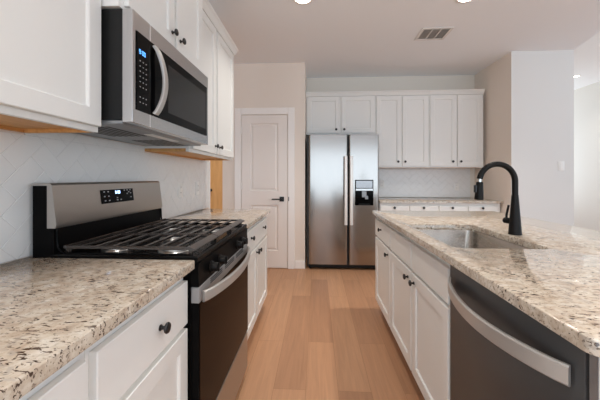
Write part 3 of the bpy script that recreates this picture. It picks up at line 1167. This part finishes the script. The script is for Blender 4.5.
# grates
GZ = 0.956
gx0, gx1 = -0.945, -0.440
segs = ((1.062, 1.312), (1.316, 1.550), (1.554, 1.804))
for gi, (y0_, y1_) in enumerate(segs):
    mb = MB()
    h = 0.013
    bw_ = 0.013
    mb.box(gx0, gx0 + bw_, y0_, y1_, GZ - h, GZ, bev=0.002)
    mb.prism([(gx1 - 0.030, y0_, GZ - h), (gx1, y0_, GZ - h), (gx1, y0_, GZ - 0.010), (gx1 - 0.003, y0_, GZ - 0.007), (gx1 - 0.027, y0_, GZ + 0.001), (gx1 - 0.030, y0_, GZ - 0.001)], (0, y1_ - y0_, 0))
    mb.box(gx0 + bw_, gx1 - 0.030, y0_, y0_ + 0.011, GZ - h, GZ - 0.001, bev=0.002)
    mb.box(gx0 + bw_, gx1 - 0.030, y1_ - 0.011, y1_, GZ - h, GZ - 0.003, bev=0.002)
    for k in range(1, 8):
        x = gx0 + (gx1 - gx0 - 0.015) * k / 8
        mb.box(x - 0.0055, x + 0.0055, y0_ + 0.011, y1_ - 0.011, GZ - h + 0.002, GZ - 0.0005, bev=0.002)
    for x in (gx0 + 0.012, gx1 - 0.022):
        for y in (y0_ + 0.012, y1_ - 0.012):
            mb.box(x - 0.006, x + 0.006, y - 0.006, y + 0.006, 0.9145, GZ - h + 0.001)
    mb.build('grate', 'cast_iron', rg)
# control panel with knobs
mb = MB().prism([(RX - 0.0265, RY0, 0.814), (RX + 0.004, RY0, 0.814), (RX + 0.002, RY0, 0.875), (RX + 0.004, RY0, 0.9), (RX - 0.0265, RY0, 0.9)], (0, RY1 - RY0, 0))
fpn = mb.build('front_panel', 'black_panel', rg)
for y in (1.175, 1.275, 1.565, 1.665):
    k = MB().lathe((RX + 0.005, y, 0.852), (1, 0, 0), [(0, 0.024), (0.006, 0.024), (0.008, 0.019), (0.026, 0.0175), (0.029, 0.016)], 24)
    k.box(RX + 0.031, RX + 0.040, y - 0.005, y + 0.005, 0.835, 0.869, bev=0.002)
    k.build('burner_knob', 'matte_black', fpn)
# oven door
od = MB().box(RX - 0.0265, RX + 0.004, RY0 + 0.002, RY1 - 0.002, 0.278, 0.7525, bev=0.001)
od = od.build('oven_door', 'black_panel', rg)
tr = MB().box(RX - 0.0265, RX + 0.004, RY0 + 0.002, RY1 - 0.002, 0.753, 0.812, bev=0.002).build('door_top_rail', 'oven_steel', od)
tr['label'] = 'stainless steel top rail of the oven door'
MB().box(RX + 0.0045, RX + 0.007, RY0 + 0.004, RY1 - 0.004, 0.282, 0.752, bev=0.001).build('door_glass', 'oven_glass', od)
mb = MB()
for g0 in (1.17, 1.36, 1.55):
    for r in range(3):
        mb.box(RX + 0.0042, RX + 0.0048, g0, g0 + 0.15, 0.786 + r * 0.008, 0.790 + r * 0.008)
mb.build('vent_slots', 'shadow_gap', od)
path, nd = [], []
n = 28
for i in range(n + 1):
    t = i / n
    y = 1.075 + (1.795 - 1.075) * t
    bow = 0.050 * math.sin(PI * t) ** 0.7
    path.append((RX + 0.013 + bow, y, 0.772 - 0.006 * math.sin(PI * t)))
for i in range(n + 1):
    a = Vector(path[max(i - 1, 0)])
    b = Vector(path[min(i + 1, n)])
    t = (b - a).normalized()
    nrm = Vector((t.y, -t.x, 0))
    nd.append(nrm if nrm.x > 0 else -nrm)
MB().ribbon(path, (0, 0, 1), 0.041, nd, 0.011, bev=0.004).build('handle', 'handle_steel', od)
MB().box(RX - 0.0265, RX + 0.004, RY0 + 0.002, RY1 - 0.002, 0.055, 0.266, bev=0.002).build('storage_drawer', 'stainless_warm', rg)

# ------------------------------------------------------------------ refrigerator
fg = thing('refrigerator', 'stainless side-by-side refrigerator with ice dispenser', 'refrigerator', (0.35, 4.2, 0))
FY = 3.915
MB().box(-0.128, 0.806, FY + 0.075, YB - 0.02, 0.03, 1.762, bev=0.004).build('case', 'dark_case', fg)


def fridge_door(x0, x1, cut=None):
    mb = MB()
    r = 0.022
    prof = [(x0, FY + 0.07)] + [(x0 + r - r * math.cos(a), FY + r - r * math.sin(a)) for a in [PI / 2 * k / 6 for k in range(7)]] + \
           [(x1 - r + r * math.sin(a), FY + r - r * math.cos(a)) for a in [PI / 2 * k / 6 for k in range(7)]] + [(x1, FY + 0.07)]
    mb.prism([(x, y, 0.075) for x, y in prof], (0, 0, 1.770 - 0.075))
    return mb.build('door', 'stainless_fridge', fg, angle=0.4)


dl = fridge_door(-0.103, 0.402)
dr = fridge_door(0.421, 0.807)
MB().box(-0.10, 0.80, FY + 0.045, FY + 0.0745, 0.022, 0.068, bev=0.003).build('kick_grille', 'charcoal_plastic', fg)
for x in (-0.09, 0.77):
    for y in (FY + 0.11, YB - 0.09):
        MB().lathe((x, y, 0.0), (0, 0, 1), [(0, 0.022), (0.029, 0.022)], 12).build('foot', 'charcoal_plastic', fg)
for x, dd_ in ((0.376, dl), (0.447, dr)):
    pth = [(x, FY - 0.045 - 0.012 * math.sin(PI * k / 16), 0.600 + (1.490 - 0.600) * k / 16) for k in range(17)]
    hm = MB().ribbon(pth, (1, 0, 0), 0.038, [(0, -1, 0)] * 17, 0.022, bev=0.009)
    for z in (0.66, 1.43):
        hm.tube([(x, FY + 0.001, z), (x, FY - 0.046, z)], 0.011, 12)
    hm.build('handle', 'handle_light', dd_)
# dispenser
ds = MB().box(0.498, 0.734, FY - 0.007, FY - 0.0008, 0.85, 1.182, bev=0.003).build('dispenser', 'black_glass', fg)
MB().box(0.510, 0.722, FY - 0.0095, FY - 0.0075, 1.075, 1.170, bev=0.001).build('dispenser_controls', 'dispenser_grey', ds)
MB().box(0.506, 0.726, FY - 0.016, FY - 0.0075, 1.040, 1.068, bev=0.002).build('dispenser_trim', 'aluminium', ds)
mb = MB().box(0.585, 0.645, FY - 0.013, FY - 0.0075, 0.955, 1.035, bev=0.003).box(0.625, 0.665, FY - 0.018, FY - 0.0075, 0.93, 0.975, bev=0.003)
mb.build('dispenser_paddle', 'grey_strip', ds)
MB().box(0.545, 0.69, FY - 0.03, FY - 0.0075, 0.858, 0.872, bev=0.002).build('drip_tray', 'charcoal_plastic', ds)

# ------------------------------------------------------------------ plates on the walls


def plate(name, label, pt, a, z, kind, group=None):
    r = thing(name, label, 'outlet' if kind == 'outlet' else 'light switch', pt(a, z, 0.001), group)
    mb = MB()
    panel_loops(mb, pt, a - 0.036, a + 0.036, z - 0.058, z + 0.058, [(0, 0.0005), (0, 0.004), (0.004, 0.006)])
    mb.build('cover_plate', 'white_plastic', r)
    if kind == 'outlet':
        for dz in (-0.021, 0.021):
            f = MB()
            fbox(f, pt, a - 0.016, a + 0.016, z + dz - 0.014, z + dz + 0.014, 0.0062, 0.0085, bev=0.001)
            f = f.build('receptacle', 'white_plastic', r)
            s = MB()
            for da in (-0.006, 0.006):
                fbox(s, pt, a + da - 0.0012, a + da + 0.0012, z + dz - 0.005, z + dz + 0.006, 0.0086, 0.0090)
            s.build('slots', 'slot_dark', f)
    else:
        f = MB()
        fbox(f, pt, a - 0.017, a + 0.017, z - 0.034, z + 0.034, 0.0062, 0.010, bev=0.0015)
        f.build('rocker', 'white_plastic', r)
    return r


ptL8 = lambda a, z, d: (WL + 0.0078 + d, a, z)
ptB8 = lambda a, z, d: (a, YB - 0.0078 - d, z)
plate('wall_outlet', 'white outlet on the left backsplash, nearer the stove', ptL8, 2.29, 1.112, 'outlet')
plate('wall_outlet', 'white outlet on the left backsplash, nearer the hall opening', ptL8, 2.63, 1.116, 'outlet')
plate('wall_outlet', 'white outlet on the back tile beside the refrigerator', ptB8, 0.985, 1.112, 'outlet')
plate('wall_outlet', 'white outlet on the back tile behind the faucet spout', ptB8, 2.087, 1.075, 'outlet')
plate('light_switch', 'white rocker switch on the pale wall right of the nook', face_back(3.7595), 2.936, 1.35, 'switch')

# ------------------------------------------------------------------ ceiling fixtures
WARM = (1.0, 0.97, 0.92)


def can_light(label, x, y, z, power, group=None, k=1.0):
    r = thing('ceiling_light', label, 'ceiling light', (x, y, z), group)
    MB().lathe((x, y, z - 0.0005), (0, 0, -1), [(0, 0.092 * k), (0.003, 0.092 * k), (0.007, 0.085 * k), (0.008, 0.068 * k), (0.004, 0.066 * k)], 36).build('trim_ring', 'white_plastic', r)
    MB().lathe((x, y, z - 0.005), (0, 0, -1), [(0, 0.064 * k), (0.003, 0.064 * k), (0.005, 0.05 * k)], 32).build('lens', 'lamp_lens', r)
    area('bulb_light', (0, 0, -0.016), (0, 0, 0), 0.12, 0.12, power, WARM, r, 'DISK', 2.0)
    return r


can_light('round ceiling light above the aisle in front of the pantry door', -0.117, 2.545, CEIL, 7.5)
can_light('round ceiling light above the island, seen beside the air vent', 1.27, 2.60, CEIL, 12.5)
can_light('round ceiling light above the camera end of the aisle', -0.117, 0.1, CEIL, 6)
can_light('round ceiling light above the near end of the island', 1.27, 0.1, CEIL, 15)
can_light('small round ceiling light in the living room beyond the partition', 4.695, 5.67, 3.05, 3, k=0.6)
can_light('round ceiling light in the hall by the tan door', -2.2, 4.9, CEIL, 13)

vt = thing('air_vent', 'rectangular white air vent with three louvre panels on the ceiling', 'vent', (1.24, 3.25, CEIL))
vx0, vx1, vy0, vy1 = 1.083, 1.400, 3.118, 3.388
mb = MB()
mb.box(vx0, vx1, vy0, vy0 + 0.028, CEIL - 0.008, CEIL - 0.0005, bev=0.002)
mb.box(vx0, vx1, vy1 - 0.028, vy1, CEIL - 0.008, CEIL - 0.0005, bev=0.002)
mb.box(vx0, vx0 + 0.028, vy0 + 0.028, vy1 - 0.028, CEIL - 0.008, CEIL - 0.0005, bev=0.002)
mb.box(vx1 - 0.028, vx1, vy0 + 0.028, vy1 - 0.028, CEIL - 0.008, CEIL - 0.0005, bev=0.002)
for k in (1, 2):
    x = vx0 + 0.028 + (vx1 - vx0 - 0.056) * k / 3
    mb.box(x - 0.006, x + 0.006, vy0 + 0.028, vy1 - 0.028, CEIL - 0.008, CEIL - 0.0005)
mb.build('frame', 'vent_white', vt)
MB().box(vx0 + 0.02, vx1 - 0.02, vy0 + 0.02, vy1 - 0.02, CEIL - 0.0012, CEIL - 0.0004).build('backing', 'vent_dark', vt)
mb = MB()
for k in range(15):
    y = vy0 + 0.036 + k * (vy1 - vy0 - 0.072) / 14
    mb.prism([(vx0 + 0.029, y - 0.005, CEIL - 0.007), (vx0 + 0.029, y + 0.004, CEIL - 0.0015), (vx0 + 0.029, y + 0.005, CEIL - 0.0015), (vx0 + 0.029, y - 0.004, CEIL - 0.007)], (vx1 - vx0 - 0.058, 0, 0))
mb.build('louvres', 'vent_dark', vt)
